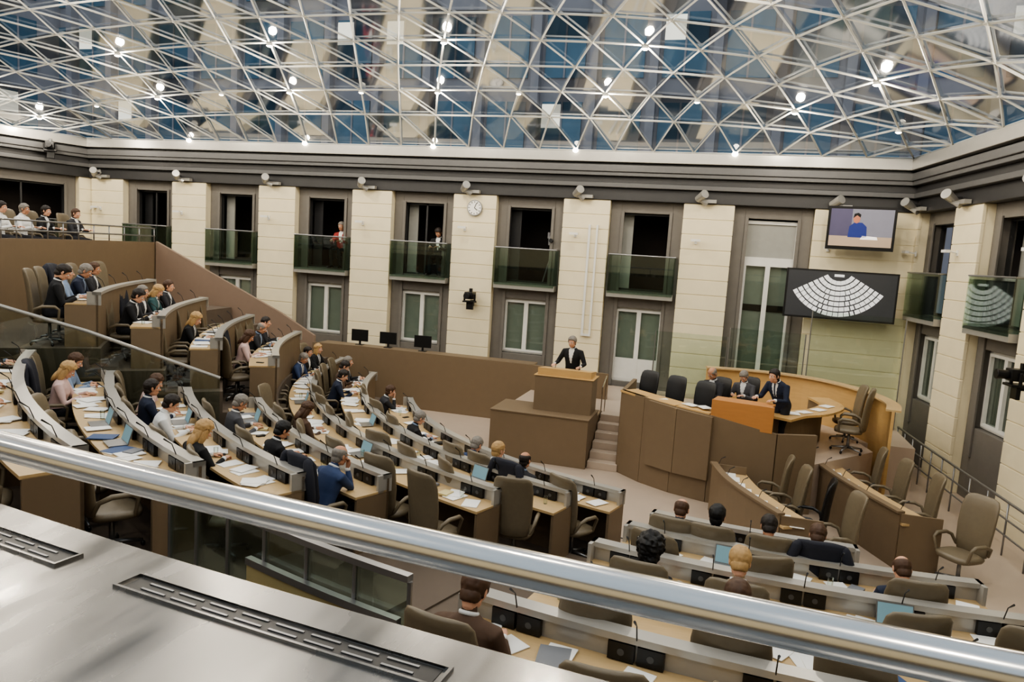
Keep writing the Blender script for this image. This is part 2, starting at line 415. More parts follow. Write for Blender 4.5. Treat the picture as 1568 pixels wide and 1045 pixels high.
HANDS={'flat':hand(.28),'grip':hand(.6)}
def head():
    h=MB()
    h.ell((0,-.012,.03),(.076,.096,.088)); h.ell((0,.018,-.03),(.06,.07,.083)); h.ell((0,.052,-.088),(.026,.026,.022))
    for s in (-1,1):
        h.ell((s*.036,.012,-.068),(.024,.042,.03)); h.ell((s*.01,.1,-.03),.009); h.ell((s*.03,.078,.024),(.024,.012,.008))
        h.ell((s*.036,.062,-.026),(.02,.018,.02)); h.ell((s*.079,-.008,-.004),(.009,.018,.031)); h.ell((s*.076,-.002,-.02),(.01,.012,.014))
    h.tube([(0,.084,.018),(0,.098,-.008),(0,.11,-.027)],[.007,.009,.0125],8,0,None,True)
    h.ell((0,.083,-.06),(.023,.011,.0055)); h.ell((0,.081,-.07),(.019,.011,.006))
    h.ell((0,-.045,-.035),(.058,.05,.06))
    h.tube([(0,-.018,-.03),(0,-.026,-.085)],[.054,.05],14,0,None,True)
    return remesh(h,.0052,2)
HEAD=head()
def vnormals(vs,fs):
    n=np.zeros_like(vs)
    F4=np.array([f if len(f)==4 else (f[0],f[1],f[2],f[2]) for f in fs])
    c=np.cross(vs[F4[:,2]]-vs[F4[:,0]],vs[F4[:,3]]-vs[F4[:,1]])
    for k in range(4): np.add.at(n,F4[:,k],c)
    n/=np.linalg.norm(n,axis=1)[:,None]+1e-12
    if (n*(vs-np.array([0,0,.02]))).sum()<0: n=-n
    return n
HN=vnormals(*HEAD)
def hair(style):
    vs,fs=HEAD
    t={'short':.013,'bald':.007,'long':.018,'curly':.036}[style]
    x,y,z=vs[:,0],vs[:,1],vs[:,2]
    line=np.interp(y,[-.12,-.05,-.02,.0,.022,.035,.06,.1],[-.088,-.08,-.06,-.012,-.012,.03,.055,.074])
    mk=np.clip((z-line+.004)/.016,0,1)
    mk=mk*mk*(3-2*mk)
    ear=(np.abs(x)>.0775)&(z<.03)&(z>-.045)&(y>-.03)&(y<.02); mk[ear]=0
    if style=='bald':
        mk*=1-np.clip((z+.35*np.clip(y,0,1)-.062)/.02,0,1)
    out=[]
    for i in range(len(vs)):
        if mk[i]<=0: out.append(tuple(vs[i]-HN[i]*.002)); continue
        d=Vector(vs[i])*(34 if style!='curly' else 55); nz=noise.noise(d)
        g=t*mk[i]*(1+(.28 if style!='curly' else .45)*nz)*(1+(.6*max(0,z[i])/.1 if style!='bald' else 0))+.0015*mk[i]
        out.append(tuple(vs[i]+HN[i]*g))
    keep=[f for f in fs if max(mk[j] for j in f)>.02]
    used=sorted({j for f in keep for j in f}); mp={j:i for i,j in enumerate(used)}
    m_=MB(); m_.add([out[j] for j in used],[tuple(mp[j] for j in f) for f in keep])
    if style=='long':
        m_.ell((0,-.058,-.06),(.085,.05,.15)); 
        for s in (-1,1): m_.ell((s*.07,-.008,-.06),(.024,.048,.12))
        m_.ell((0,-.083,-.15),(.072,.035,.1))
    return m_.v,m_.f
HAIR={s:hair(s) for s in('short','bald','long','curly')}
def ik(a,c,l1,l2,hint):
    a,c=Vector(a),Vector(c); d=c-a; L=d.length
    if L>(l1+l2)*.985: c=a+d*((l1+l2)*.985/L); d=c-a; L=d.length
    x=(l1*l1-l2*l2+L*L)/(2*L); h=math.sqrt(max(0,l1*l1-x*x)); n=d.normalized(); hp=Vector(hint); hp=(hp-n*hp.dot(n)).normalized()
    return a+n*x+hp*h,c
def body(p):
    st=p.get('stand',False); lean=p.get('lean',.2)
    pel=Vector((0,p.get('py',0),.93 if st else .545)); up=Vector((0,math.sin(lean),math.cos(lean))); fw=Vector((0,math.cos(lean),-math.sin(lean)))
    S=lambda x,y,z: pel+Vector((x,0,0))+up*z+fw*y
    B=MB()
    rg=[]
    for z,hx,hy,oy in [(-.1,.12,.08,0),(-.07,.16,.115,0),(0,.175,.125,0),(.1,.165,.118,.005),(.2,.168,.115,.01),(.32,.188,.126,.012),(.41,.195,.113,.0),(.46,.165,.095,-.005),(.495,.105,.075,-.01),(.52,.07,.066,-.005)]:
        rg.append([S(hx*math.copysign(abs(math.cos(a))**.85,math.cos(a)),oy+hy*math.copysign(abs(math.sin(a))**.85,math.sin(a)),z) for a in [2*math.pi*i/24 for i in range(24)]])
    B.loft(rg)
    hp=S(0,.035,.66)
    nb=hp+Matrix.Rotation(-p['hpit'],3,'X')@Vector((0,-.03,-.06))
    B.tube([S(0,-.01,.44),S(0,-.008,.52),nb],[.07,.056,.05],14,0,None,True)
    segs=[(S(0,0,-.05),S(0,0,.45),.14,.14,0),(S(0,-.008,.54),nb,.064,.05,3)]
    hands=[]; cuffs=[]
    for s,w,hd in ((-1,p['wl'],p.get('hl')),(1,p['wr'],p.get('hr'))):
        sh=S(s*.19,-.005,.425); el,wr=ik(sh,w,.285,.25,p.get('hint',(s*.6,-.5,-1)))
        fa=(wr-el).normalized(); we=wr-fa*.03
        B.tube([S(s*.1,0,.44),sh,(sh+el)/2,el,(el+wr)/2,we],[.062,.07,.058,.05,.043,.033],12,0,None,True)
        segs+= [(sh,el,.06,.047,0),(el,wr,.045,.033,0)]
        hd=hd or ((wr-el)*Vector((1,1,.15)),Vector((0,0,1)))
        y=Vector(hd[0]).normalized(); z=Vector(hd[1]); z=(z-y*z.dot(y)).normalized(); x=y.cross(z)
        MM=Matrix(((x.x,y.x,z.x,wr.x),(x.y,y.y,z.y,wr.y),(x.z,y.z,z.z,wr.z),(0,0,0,1)))@(Matrix.Diagonal((1,1,1,1)) if s==1 else Matrix.Diagonal((-1,1,1,1)))
        hands.append((MM,p.get('hs','flat'))); cuffs.append((wr-fa*.035,wr+fa*.004))
    for s in (-1,1):
        hip=pel+Vector((s*.09,0,-.02))
        if st: kn=Vector((s*.1,p.get('py',0)*.5+.03,.5)); an=Vector((s*.11,-.02,.09))
        else: kn=Vector((s*.12,.45,.5)); an=Vector((s*.12,.37+.03*s,.09))
        B.tube([hip,(hip+kn)/2,kn,kn*.6+an*.4,an],[.092,.082,.06,.056,.042],12,0,None,True)
        segs+=[(hip,kn,.09,.06,2),(kn,an,.058,.042,2)]
        B.tube([an+Vector((0,-.05,-.04)),an+Vector((0,.05,-.045)),an+Vector((s*.02,.17,-.055))],[.042,.042,.032],10,0,None,True)
        segs.append((an+Vector((0,-.05,-.05)),an+Vector((0,.17,-.05)),.035,.03,4))
    vs,fs=remesh(B,.0115,5)
    fc=np.array([vs[list(f)].mean(0) for f in fs])
    best=None;lab=None
    for a,b2,ra,rb,l in segs:
        a=np.array(a);b2=np.array(b2);d=b2-a;t=np.clip(((fc-a)@d)/(d@d),0,1)
        dist=np.linalg.norm(fc-(a+t[:,None]*d),axis=1)-(ra+(rb-ra)*t)
        if best is None: best=dist.copy();lab=np.full(len(fc),l)
        else:
            k=dist<best; best[k]=dist[k]; lab[k]=l
    lab[(fc[:,2]<.085)]=4
    rel=fc-np.array(pel); zz=rel@np.array(up); yy=rel@np.array(fw); xx=np.abs(rel[:,0])
    lab[(lab==3)&(zz<.52)]=0
    V=(lab==0)&(yy>.05)&(zz>.2)&(zz<.53)&(xx<.012+.055*(zz-.2)/.3)
    lab[V]=1; lab[V&(xx<.018)]=6
    col=[S(.063*math.cos(a),-.006+.062*math.sin(a),.522-.012*math.sin(a)) for a in [2*math.pi*i/20 for i in range(21)]]
    return vs,fs,lab.tolist(),hands,hp,cuffs,(col,up)
POSES={
 'write':dict(lean=.32,wl=(-.13,.44,.79),wr=(.12,.46,.79),hpit=.5,hs='grip'),
 'listen':dict(lean=.12,wl=(-.16,.40,.79),wr=(.14,.40,.79),hpit=.08),
 'chin':dict(lean=.35,wl=(-.14,.42,.79),wr=(.06,.33,1.0),hr=((-.1,.25,1),(0,1,-.2)),hpit=.25,hs='grip'),
 'read':dict(lean=.22,wl=(-.12,.42,.80),wr=(.15,.38,.79),hpit=.6),
 'stand':dict(stand=True,lean=.2,py=-.05,wl=(-.3,.33,1.07),wr=(.3,.33,1.07),hpit=.15),
 'lean':dict(stand=True,lean=.5,py=-.12,wl=(-.2,.42,1.08),wr=(.2,.42,1.08),hpit=.1),
}
BOD={}
ME={}
def person_mesh(pose,hs):
    if (pose,hs) in ME: return ME[(pose,hs)]
    if pose not in BOD: BOD[pose]=body(POSES[pose])
    vs,fs,lab,hands,hp,cuffs,(col,up)=BOD[pose]
    m_=MB(); m_.v=[tuple(v) for v in vs]; m_.f=list(fs); m_.m=list(lab)
    for MM,k in hands:
        hv,hf=HANDS[k]; m_.add([tuple(v) for v in hv],hf,3,MM)
    for a,b2 in cuffs: m_.tube([a,b2],[.033,.031],12,1)
    rings=[]
    c0=sum((Vector(q) for q in col[:-1]),Vector())/20
    for q in col[:-1]:
        o_=(q-c0).normalized(); rings.append([q+up*.016-o_*.004,q+up*.012+o_*.005,q-up*.012+o_*.008,q-up*.012-o_*.004])
    rings.append(rings[0]); m_.loft(rings,1,closed=False)
    MH=Matrix.Translation(hp)@Matrix.Rotation(-POSES[pose]['hpit'],4,'X')@Matrix.Scale(1.06,4)
    m_.add([tuple(v) for v in HEAD[0]],HEAD[1],3,MH)
    m_.add(HAIR[hs][0],HAIR[hs][1],5,MH)
    for s in (-1,1):
        m_.ell((s*.03,.077,.004),.0125,7,MH,10,7); m_.ell((s*.03,.086,.004),.0055,8,MH,8,5)
        m_.tube([(s*.018,.089,.026),(s*.032,.088,.029),(s*.046,.08,.024)],.0035,6,5,MH)
    m_.tube([(-.017,.092,-.064),(0,.095,-.0645),(.017,.092,-.064)],.0035,6,9,MH)
    o=m_.obj('person',[WHITE]*10,smooth=True); me=o.data; bpy.data.objects.remove(o)
    ME[(pose,hs)]=me; return me
PAL={'navy':(28,36,56),'black':(22,22,25),'grey':(74,74,78),'blue':(50,66,100),'white':(222,222,220),'lblue':(128,146,172),'pink':(205,176,170),'brown':(84,64,50),'char':(42,42,46),'red':(140,42,38),'teal':(52,84,86),'sand':(150,132,106)}
HP={'dark':(32,23,17),'brown':(74,50,32),'grey':(124,118,110),'blond':(176,142,94),'black':(14,12,12)}
LIP=mat('lips',(164,96,84),.5)
def person(name,loc,rz,pose,hs,jc,hc,s=1.18,shirt='white',tie=None):
    me=person_mesh(pose,hs); o=inst(name,me,loc,rz,s)
    sk=mat('skin',(205,156,128),.5,var=.05) if random.random()<.7 else mat('skin_tan',(184,134,104),.5,var=.05)
    J=mat('cloth_'+jc,PAL[jc],.85,scale=30)
    lt=jc in('white','pink','lblue')
    L=[J,J if lt else mat('cloth_'+shirt,PAL[shirt],.8,scale=30),mat('trouser_dark',(30,30,36),.85,scale=30),sk,mat('shoe',(18,15,13),.35),mat('hair_'+hc,HP[hc],.6,var=.35,scale=40),
       J if lt else mat('cloth_'+(tie or shirt),PAL[tie or shirt],.7),mat('eye_white',(235,232,225),.3),mat('iris',(40,28,20),.2),LIP]
    for i,x in enumerate(L):
        o.material_slots[i].link='OBJECT'; o.material_slots[i].material=x
    return o
SEATS=[('far',6,52.0,'read','short','black','dark'),('far',6,54.6,'listen','short','lblue','grey'),('far',6,57.5,'write','short','navy','grey'),('far',6,61.5,'listen','short','char','brown'),
('far',5,55.5,'write','short','black','dark'),('far',5,60.1,'listen','short','char','grey'),('far',5,63.6,'read','long','teal','blond'),('far',5,67.4,'listen','short','char','brown'),
('far',4,58.0,'write','long','black','blond'),('far',3,59.2,'read','long','pink','brown'),('far',3,66.2,'write','bald','char','grey'),('far',3,70.4,'listen','short','char','dark'),
('mid',2,70.8,'write','short','blue','grey'),('mid',2,75.2,'listen','short','black','dark'),('mid',2,79.2,'listen','long','black','blond'),
('mid',1,73.8,'listen','short','char','grey'),('mid',1,69.0,'read','short','brown','dark'),('mid',1,63.8,'write','short','navy','dark'),('mid',0,60.5,'chin','short','char','brown'),('mid',0,44.4,'write','short','black','grey'),
('mid',5,44.6,'read','long','pink','blond'),('mid',5,47.6,'write','short','lblue','brown'),('mid',4,47.4,'write','long','pink','brown'),('mid',4,43.0,'listen','short','navy','dark'),('mid',4,39.0,'write','short','white','dark'),
('mid',4,32.2,'write','long','black','blond'),('mid',3,41.5,'read','short','grey','grey'),('mid',3,33.6,'write','short','black','black'),('mid',2,43.0,'read','long','brown','brown'),('mid',3,26.8,'chin','bald','blue','grey'),
('mid',6,47.6,'listen','short','black','dark'),('mid',6,41.0,'write','short','char','dark'),('mid',6,36.5,'listen','short','black','brown'),
('mid',0,32.0,'write','short','blue','grey'),('mid',0,28.3,'listen','short','white','blond'),('mid',0,24.7,'listen','bald','char','dark'),
('right',1,8.6,'write','bald','grey','brown'),('right',1,6.2,'listen','short','navy','black'),('right',1,2.9,'read','short','navy','dark'),('right',1,.2,'read','short','lblue','brown'),('right',2,-3.2,'read','bald','navy','brown'),
('right',3,7.8,'listen','curly','black','black'),('right',3,4.2,'read','short','sand','blond'),('right',4,4.1,'write','short','white','brown'),('right',5,10.4,'read','short','brown','brown')]
def row(zn,k):
    for r in ROWS:
        if r[0]==k and r[4]==zn: return r
for (zn,k,t,pose,hs,jc,hc) in SEATS:
    r=row(zn,k); x,y,_=pol(r[5]+SO,t)
    person('seated_politician',(x,y,r[3]),-t*D2R+random.uniform(-.18,.18),pose,hs,jc,hc,(1.12 if hs=='long' else 1.18)*random.uniform(.97,1.03),random.choice(('white','white','lblue','white')),random.choice((None,None,'navy','red','black')))
cnt=0
for (k,a,b2,z,zn,RR) in ROWS:
    R=RR+SO+.02; st=1.1/R/D2R; mine=[q[2] for q in SEATS if q[0]==zn and q[1]==k]
    for t in mine:
        x,y,_=pol(R,t); inst('office_chair',CH,(x,y,z),-t*D2R,CS)
        cnt+=1
        if cnt%5==0 and not (zn=='right' and k==5): inst('draped_jacket',JK,(x,y,z),-t*D2R,CS)
    t=a+st*.5
    while t<b2-st*.3:
        if all(abs(t-q)>st*.8 for q in mine):
            x,y,_=pol(R+random.uniform(-.05,.05),t); inst('office_chair',CH,(x,y,z),-t*D2R+random.uniform(-.5,.5),CS)
        t+=st
# ---------------------------------------------------------------- gallery (camera side)
g=MB(); g.band(21.15,22.3,4.12,4.25,-14,40,0,80)
per=2.9
for i in range(-3,10):
    a=5.3+per*i; b2=a+2.3
    g.band(21.255,21.262,4.25,4.257,a,b2,0,6); g.band(21.326,21.333,4.25,4.257,a,b2,0,6)
    g.band(21.255,21.333,4.25,4.257,a-.02,a,0,1); g.band(21.255,21.333,4.25,4.257,b2,b2+.02,0,1)
    g.band(21.266,21.322,4.2502,4.2512,a+.03,b2-.03,1,6)
    for j in range(1,9): 
        q=a+j*(b2-a)/9; g.band(21.278,21.284,4.2512,4.2535,q-.1,q+.1,2,1); g.band(21.304,21.31,4.2512,4.2535,q-.1,q+.1,2,1)
g.obj('gallery_parapet_ledge',[BRUSH,BLACK,ALU])
g=MB(); g.band(21.15,21.25,1.4,4.12,-14,58,0); g.band(21.25,22.3,3.2,3.3,-14,58,0); g.obj('gallery_parapet_front',[BROWN])
h=MB(); h.tube([pol(21.48,-6+i*.5,4.6) for i in range(70)],.031,20,0)
for t in (-4,1.0,11.8,16,22,28):
    h.tube([pol(21.48,t,4.25),pol(21.48,t,4.6)],.018,10,0)
h.obj('gallery_handrail',[STEEL],smooth=True)
g=MB(); g.band(22.0,28,2.9,3.0,-10,45,0); g.obj('floor_gallery',[CARPET])
g=MB(); RB=17.35
g.band(RB-.01,RB+.01,1.0,2.25,12.8,25,1); g.band(RB-.04,RB+.04,2.25,2.31,12.8,25,2); g.band(RB+.03,RB+.07,.4,1.85,13,19.5,0); g.band(RB+.02,RB+.09,1.85,1.92,13,19.5,2)
for i in range(7): g.tube([pol(RB,12.8+i*2.03,.4),pol(RB,12.8+i*2.03,2.25)],.025,8,2)
g.obj('rear_glass_barrier',[TAN,GLASSG,ALU])
GR=19.95
g=MB(); g.band(GR,GR+.12,2.6,4.65,50,84.5,0); g.band(GR+.12,23.5,3.9,4.05,50,84.5,0)
g.obj('side_gallery_parapet',[BROWN])
g=MB()
for zz in (4.85,5.1): g.tube([pol(GR+.06,50+i*1.15,zz) for i in range(31)],.022,8,0)
for i in range(17): g.tube([pol(GR+.06,50+i*2.15,4.6),pol(GR+.06,50+i*2.15,5.1)],.018,8,0)
g.obj('side_gallery_rail',[ALU],smooth=True)
for t,jc,hc in [(67.5,'white','dark'),(70.3,'white','grey'),(73,'black','dark'),(76.8,'char','brown')]:
    x,y,_=pol(20.9,t); person('gallery_visitor',(x,y,4.05),-t*D2R,'listen','short',jc,hc,1.12); inst('office_chair',CH,(x,y,4.05),-t*D2R,1.05)
for t in (62,64.5,67,69.5,72): 
    x,y,_=pol(22.4,t); inst('office_chair',CH,(x,y,4.05),-t*D2R,1.1)
def wallstrip(mb,pts,th,m=0):
    for i in range(len(pts)-1):
        a,b2=Vector(pts[i][:2]).to_3d(),Vector(pts[i+1][:2]).to_3d(); d=(b2-a).normalized(); n=Vector((-d.y,d.x,0))*th/2
        vs=[]
        for p,q in ((a,pts[i]),(b2,pts[i+1])):
            vs+= [(p.x-n.x,p.y-n.y,q[2]),(p.x+n.x,p.y+n.y,q[2]),(p.x+n.x,p.y+n.y,q[3]),(p.x-n.x,p.y-n.y,q[3])]
        mb.add(vs,[(0,1,2,3),(7,6,5,4),(0,4,5,1),(1,5,6,2),(2,6,7,3),(3,7,4,0)],m)
g=MB(); wallstrip(g,[(-18.3,20.55,2.6,4.68),(-13.8,21.0,.5,2.65),(-12.6,21.1,.2,2.0)],.12); g.obj('stair_parapet',[BROWN2])
g=MB(); wallstrip(g,[(-12.6,21.0,0,1.8),(-11,21.2,0,1.8),(-5.3,21.2,0,1.78),(-3.0,21.0,0,1.78)],.1); g.box(-12.5,-5.3,21.2,21.75,1.74,1.79,0); g.obj('rear_bench_front',[BROWN])
g=MB(); P=[pol(14.9,49.6),pol(17.3,49.6),pol(19.3,49.6)]; Z=[(.9,2.1),(1.5,3.05),(1.9,3.7)]
wallstrip(g,[(p[0],p[1],z[0],z[1]) for p,z in zip(P,Z)],.02,0)
g.tube([(p[0],p[1],z[1]+.02) for p,z in zip(P,Z)],.035,8,1)
g.obj('aisle_glass_balustrade',[GLASS,LEDGE])
# ---------------------------------------------------------------- presidium
PZ=1.05
g=MB(); g.box(-5.3,-2.85,17.2,18.55,0,1.2); g.box(-5.32,-2.83,17.18,18.57,1.18,1.21); g.box(-5.3,-2.85,18.55,19.3,0,PZ)
g.box(-4.35,-2.9,17.7,18.45,1.2,2.08); g.box(-4.38,-2.87,17.68,18.5,2.08,2.1,1)
g.add([(-4.3,17.75,2.1),(-2.95,17.75,2.1),(-2.95,18.5,2.1),(-4.3,18.5,2.1),(-4.3,17.75,2.28),(-2.95,17.75,2.28),(-2.95,18.5,2.2),(-4.3,18.5,2.2)],[(0,3,2,1),(4,5,6,7),(0,1,5,4),(1,2,6,5),(2,3,7,6),(3,0,4,7)],1)
g.tube([(-3.3,17.9,2.28),(-3.3,18.05,2.5)],.008,6,2); g.tube([(-3.9,17.9,2.28),(-3.9,18.05,2.5)],.008,6,2)
g.obj('speaker_rostrum',[BROWN,HONEY,BLACK],bevel=.01)
person('speaker_at_rostrum',(-3.65,18.82,PZ),math.pi-.15,'stand','short','black','grey',1.16)
g=MB()
for i in range(6): g.box(-2.83,-2.1,17.35+.3*i,19.3,.175*i,.175*(i+1),0)
g.obj('rostrum_stairs',[FLOOR],bevel=.008)
g=MB(); g.tube([(-2.78,19.2,2.0),(-2.78,18.6,1.8)],.018,8,0)
for y,z0,z1 in ((19.2,1.05,2.0),(18.6,1.0,1.8)): g.tube([(-2.78,y,z0),(-2.78,y,z1)],.014,8,0)
g.obj('stair_handrail',[STEEL])
g=MB()
wallstrip(g,[(-2.05,19.3,0,2.0),(-2.1,17.45,0,2.0),(-1.5,16.85,0,2.0),(-.8,16.4,0,1.95),(0,16.1,0,1.9),(1.3,15.95,0,1.7),(2.1,16.3,0,1.7)],.1)
wallstrip(g,[(-1.4,16.68,.5,1.97),(-.75,16.27,.5,1.93),(0.0,16.0,.5,1.88)],.1)
wallstrip(g,[(-2.0,17.6,1.95,2.0),(-1.4,17.05,1.95,2.0),(-.7,16.6,1.92,1.97),(0,16.35,1.88,1.93)],.5,1)
g.obj('presidium_front',[BROWN,HONEY])
pf=[(-2.0,17.5),(-1.45,16.9),(-.75,16.45),(0,16.15),(1.3,16.0),(2.1,16.35),(3.6,18.3),(3,21.2),(-2.0,21.2)]
g=MB(); g.add([(x,y,0) for x,y in pf]+[(x,y,PZ) for x,y in pf],[tuple(range(9,18)),tuple(reversed(range(9)))]+[(i,(i+1)%9,9+(i+1)%9,9+i) for i in range(9)]); g.box(-5.3,4.7,19.3,23.45,0,PZ-.02); g.obj('presidium_platform',[FLOOR])
g=MB(); wallstrip(g,[(-.05,16.15,1.7,2.25),(1.2,15.92,1.7,2.25)],.05); wallstrip(g,[(0,16.45,2.18,2.23),(1.2,16.2,2.18,2.23)],.55); g.obj('president_lectern',[ORANGE],bevel=.008)
person('president_at_lectern',(1.35,17.0,PZ),math.pi*.78,'lean','short','navy','dark',1.16,'white','navy')
g=MB(); pts=[(-.3,21.3),(.9,21.55),(2.1,21.4),(3.0,20.7),(3.6,19.6),(3.85,18.3),(3.7,17.3)]
def smooth(P,n=6):
    out=[]
    for i in range(len(P)-1):
        p0=P[max(0,i-1)];p1=P[i];p2=P[i+1];p3=P[min(len(P)-1,i+2)]
        for k in range(n):
            t=k/n; out.append(tuple(.5*((2*p1[j])+(-p0[j]+p2[j])*t+(2*p0[j]-5*p1[j]+4*p2[j]-p3[j])*t*t+(-p0[j]+3*p1[j]-3*p2[j]+p3[j])*t**3) for j in range(2)))
    out.append(P[-1]); return out
sp=smooth(pts)
wallstrip(g,[(x,y,0,2.2) for x,y in sp],.06); wallstrip(g,[(x,y,2.2,2.24) for x,y in sp],.3,1); g.obj('curved_wood_counter',[HONEY,OAK])
g=MB(); ip=smooth([(1.35,16.6),(1.75,17.3),(2.3,17.9),(2.7,18.9),(2.5,19.9)])
wallstrip(g,[(x,y,1.88,1.93) for x,y in ip],.55,1); wallstrip(g,[(x-.2,y+.05,PZ,1.88) for x,y in ip],.04,0); g.obj('presidium_desk',[BROWN,HONEY])
g=MB()
for (x,y) in [(1.7,17.2),(1.95,17.5),(2.3,18.0),(-.5,16.6),(-.2,16.5),(-1.2,16.95),(2.55,18.6)]:
    g.box(-.12,.12,-.16,.16,0,.01,0,Matrix.Translation((x,y,1.94 if x>1 else 1.98))@Matrix.Rotation(random.random()*3,4,'Z'))
g.obj('presidium_papers',[PAPER])
inst('office_chair',CH,(3.0,18.0,PZ),math.pi/2-.2,1.2); inst('office_chair',CH,(3.1,19.2,PZ),math.pi/2+.1,1.1)
for x,y in ((-1.75,18.6),(-1.05,18.2),(-.35,17.8)): inst('black_office_chair',CHB,(x,y,PZ),math.pi-.5,1.0)
person('presidium_member',(-.0,18.75,PZ),math.pi-.6,'read','bald','char','grey'); inst('black_office_chair',CHB,(-.0,18.77,PZ),math.pi-.6,1.0)
person('presidium_clerk',(.72,19.3,PZ),math.pi-.4,'read','short','grey','grey',1.12); inst('black_office_chair',CHB,(.72,19.32,PZ),math.pi-.4,1.0)
def mdesk(P,name,chairs):
    q=smooth(P); g=MB()
    wallstrip(g,[(x,y,0,1.0) for x,y in q],.05,0); wallstrip(g,[(x+.33,y+.06,.8,.84) for x,y in q],.66,1); wallstrip(g,[(x,y,1.0,1.04) for x,y in q],.14,0)
    for e in (0,-1):
        x,y=q[e]; g.box(x,x+.66,y-.02,y+.02,0,1.0,0)
    for i in range(1,len(q)-1,2):
        x,y=q[i]; g.box(x+.2,x+.43,y-.16,y+.16,.841,.85,2)
        if i%4==1:
            g.box(x+.05,x+.1,y-.1,y+.1,.84,.95,3); g.tube([(x+.05,y,.95),(x+.12,y,1.15),(x+.2,y,1.2)],[.007,.006,.012],6,3)
    g.obj(name,[BROWN,OAK,PAPER,BLACK])
    for (x,y,r,b_) in chairs: inst('office_chair' if not b_ else 'black_office_chair',CHB if b_ else CH,(x,y,0),r,1.15)
mdesk([(.1,15.6),(.35,14.6),(.75,13.7),(1.25,12.8)],'minister_desk',[(1.2,15.2,1.5,0),(1.45,14.5,1.7,0),(1.8,13.9,1.4,1),(2.15,13.1,1.8,0)])
mdesk([(2.1,17.6),(2.35,16.4),(2.75,15.2),(3.3,13.9)],'minister_desk',[(3.2,17,1.5,0),(3.5,16.1,1.7,0),(3.85,15.2,1.6,0)])
inst('office_chair',CH,(4.2,13.6,0),2.2,1.2)
g=MB(); P=[(4.85,21.9),(5.0,20),(5.2,18),(5.45,15.5),(5.7,13),(5.95,11)]
for zz in (.35,.65,.98): g.tube([(x,y,zz+.05) for x,y in P],.02 if zz<.9 else .028,8,0)
for i in range(16):
    t=i/15*5; k=min(4,int(t)); f_=t-k; x=P[k][0]+(P[k+1][0]-P[k][0])*f_; y=P[k][1]+(P[k+1][1]-P[k][1])*f_
    g.tube([(x,y,0),(x,y,1.03)],.018,8,0)
g.obj('floor_railing',[ALU],smooth=True)
g=MB()
for a,b2,z0,z1 in [((-1.9,22.6),(.2,22.6),PZ,3.0),((.25,22.4),(2.3,22.3),PZ,3.3),((2.4,22.2),(4.6,21.3),PZ,4.0)]:
    wallstrip(g,[(a[0],a[1],z0,z1),(b2[0],b2[1],z0,z1)],.02,0)
    for q in (a,b2): g.tube([(q[0],q[1],z0),(q[0],q[1],z1)],.018,6,1)
g.obj('glass_screen',[GLASS,ALU])
# screens
g=MB(); g.box(1.65,4.6,22.75,22.85,3.75,5.15,0)
sc=mat('screen_white',(205,205,205),emit=.7); sd=mat('screen_dark',(60,62,66),.3,emit=.12)
g.box(1.7,4.55,22.74,22.75,3.8,5.1,1)
for x in (2.0,4.2): g.box(x-.04,x+.04,22.85,23.49,4.3,4.4,0)
cxs,czs=3.05,5.2
for r in range(7):
    r0=.32+.135*r; r1=r0+.105
    n=7+r*2; A=60
    for i in range(n):
        if r>1 and i in (n//3,n-1-n//3) and n%2: gap=1.2
        else: gap=.35
        a0=-A+2*A*i/n+gap; a1=-A+2*A*(i+1)/n-gap
        vs=[]
        for (rr,aa) in ((r0,a0),(r1,a0),(r1,a1),(r0,a1)):
            vs.append((cxs+rr*1.12*math.sin(aa*D2R),22.735,czs-rr*1.1*math.cos(aa*D2R)))
        g.add(vs,[(0,1,2,3)],2)
g.box(2.92,3.18,22.73,22.735,4.97,5.04,2)
g.obj('voting_display_screen',[BLACK,sd,sc])
g=MB(); Mt=Matrix.Translation((3.45,22.7,6.35))@Matrix.Rotation(-.12,4,'Z')@Matrix.Rotation(.08,4,'X')
g.box(-.87,.87,-.05,.08,-.6,.6,0,Mt); g.box(-.8,.8,-.055,-.05,-.5,.53,1,Mt); g.box(-.8,.8,-.058,-.055,-.5,-.22,2,Mt)
g.tube([Mt@Vector((0,.08,0)),Mt@Vector((0,.78,.2))],.04,8,0)
def flat(poly,mi,y=-.062): g.add([(x,y,z) for x,z in poly],[tuple(range(len(poly)))],mi,Mt)
g.box(-.8,-.25,-.0575,-.055,-.22,.53,6,Mt)
flat([(-.32,-.25),(-.3,.05),(-.18,.16),(.02,.16),(.14,.05),(.16,-.25)],3); flat([(.0,-.3),(.45,-.3),(.42,-.22),(.05,-.2)],5)
flat([(-.13+.09*math.cos(a),.26+.12*math.sin(a)) for a in [i*math.pi/6 for i in range(12)]],4,-.063); flat([(-.22,.28),(-.2,.4),(-.1,.43),(-.03,.38),(-.04,.3),(-.13,.36)],0,-.064)
g.obj('wall_television',[BLACK,mat('tv_grey',(122,122,134),emit=.35),mat('tv_beige',(170,150,130),emit=.35),mat('tv_blue',(30,44,110),emit=.5),mat('tv_skin',(170,110,85),emit=.5),mat('tv_paper',(235,230,225),emit=.7),mat('tv_purple',(80,76,102),emit=.25)])
g=MB(); cc=(-8.2,23.47,6.45)
g.tube([cc,(cc[0],cc[1]-.06,cc[2])],.26,28,0); g.tube([(cc[0],cc[1]-.06,cc[2]),(cc[0],cc[1]-.065,cc[2])],.23,28,1)
for i in range(12):
    a=i*math.pi/6; g.box(-.012,.012,-.004,0,.17,.215,2,Matrix.Translation((cc[0],cc[1]-.066,cc[2]))@Matrix.Rotation(a,4,'Y'))
for a,l in ((2.2,.13),(.4,.18)): g.box(-.01,.01,-.006,0,0,l,2,Matrix.Translation((cc[0],cc[1]-.07,cc[2]))@Matrix.Rotation(a,4,'Y'))
g.obj('wall_clock',[ALU,PAPER,BLACK])
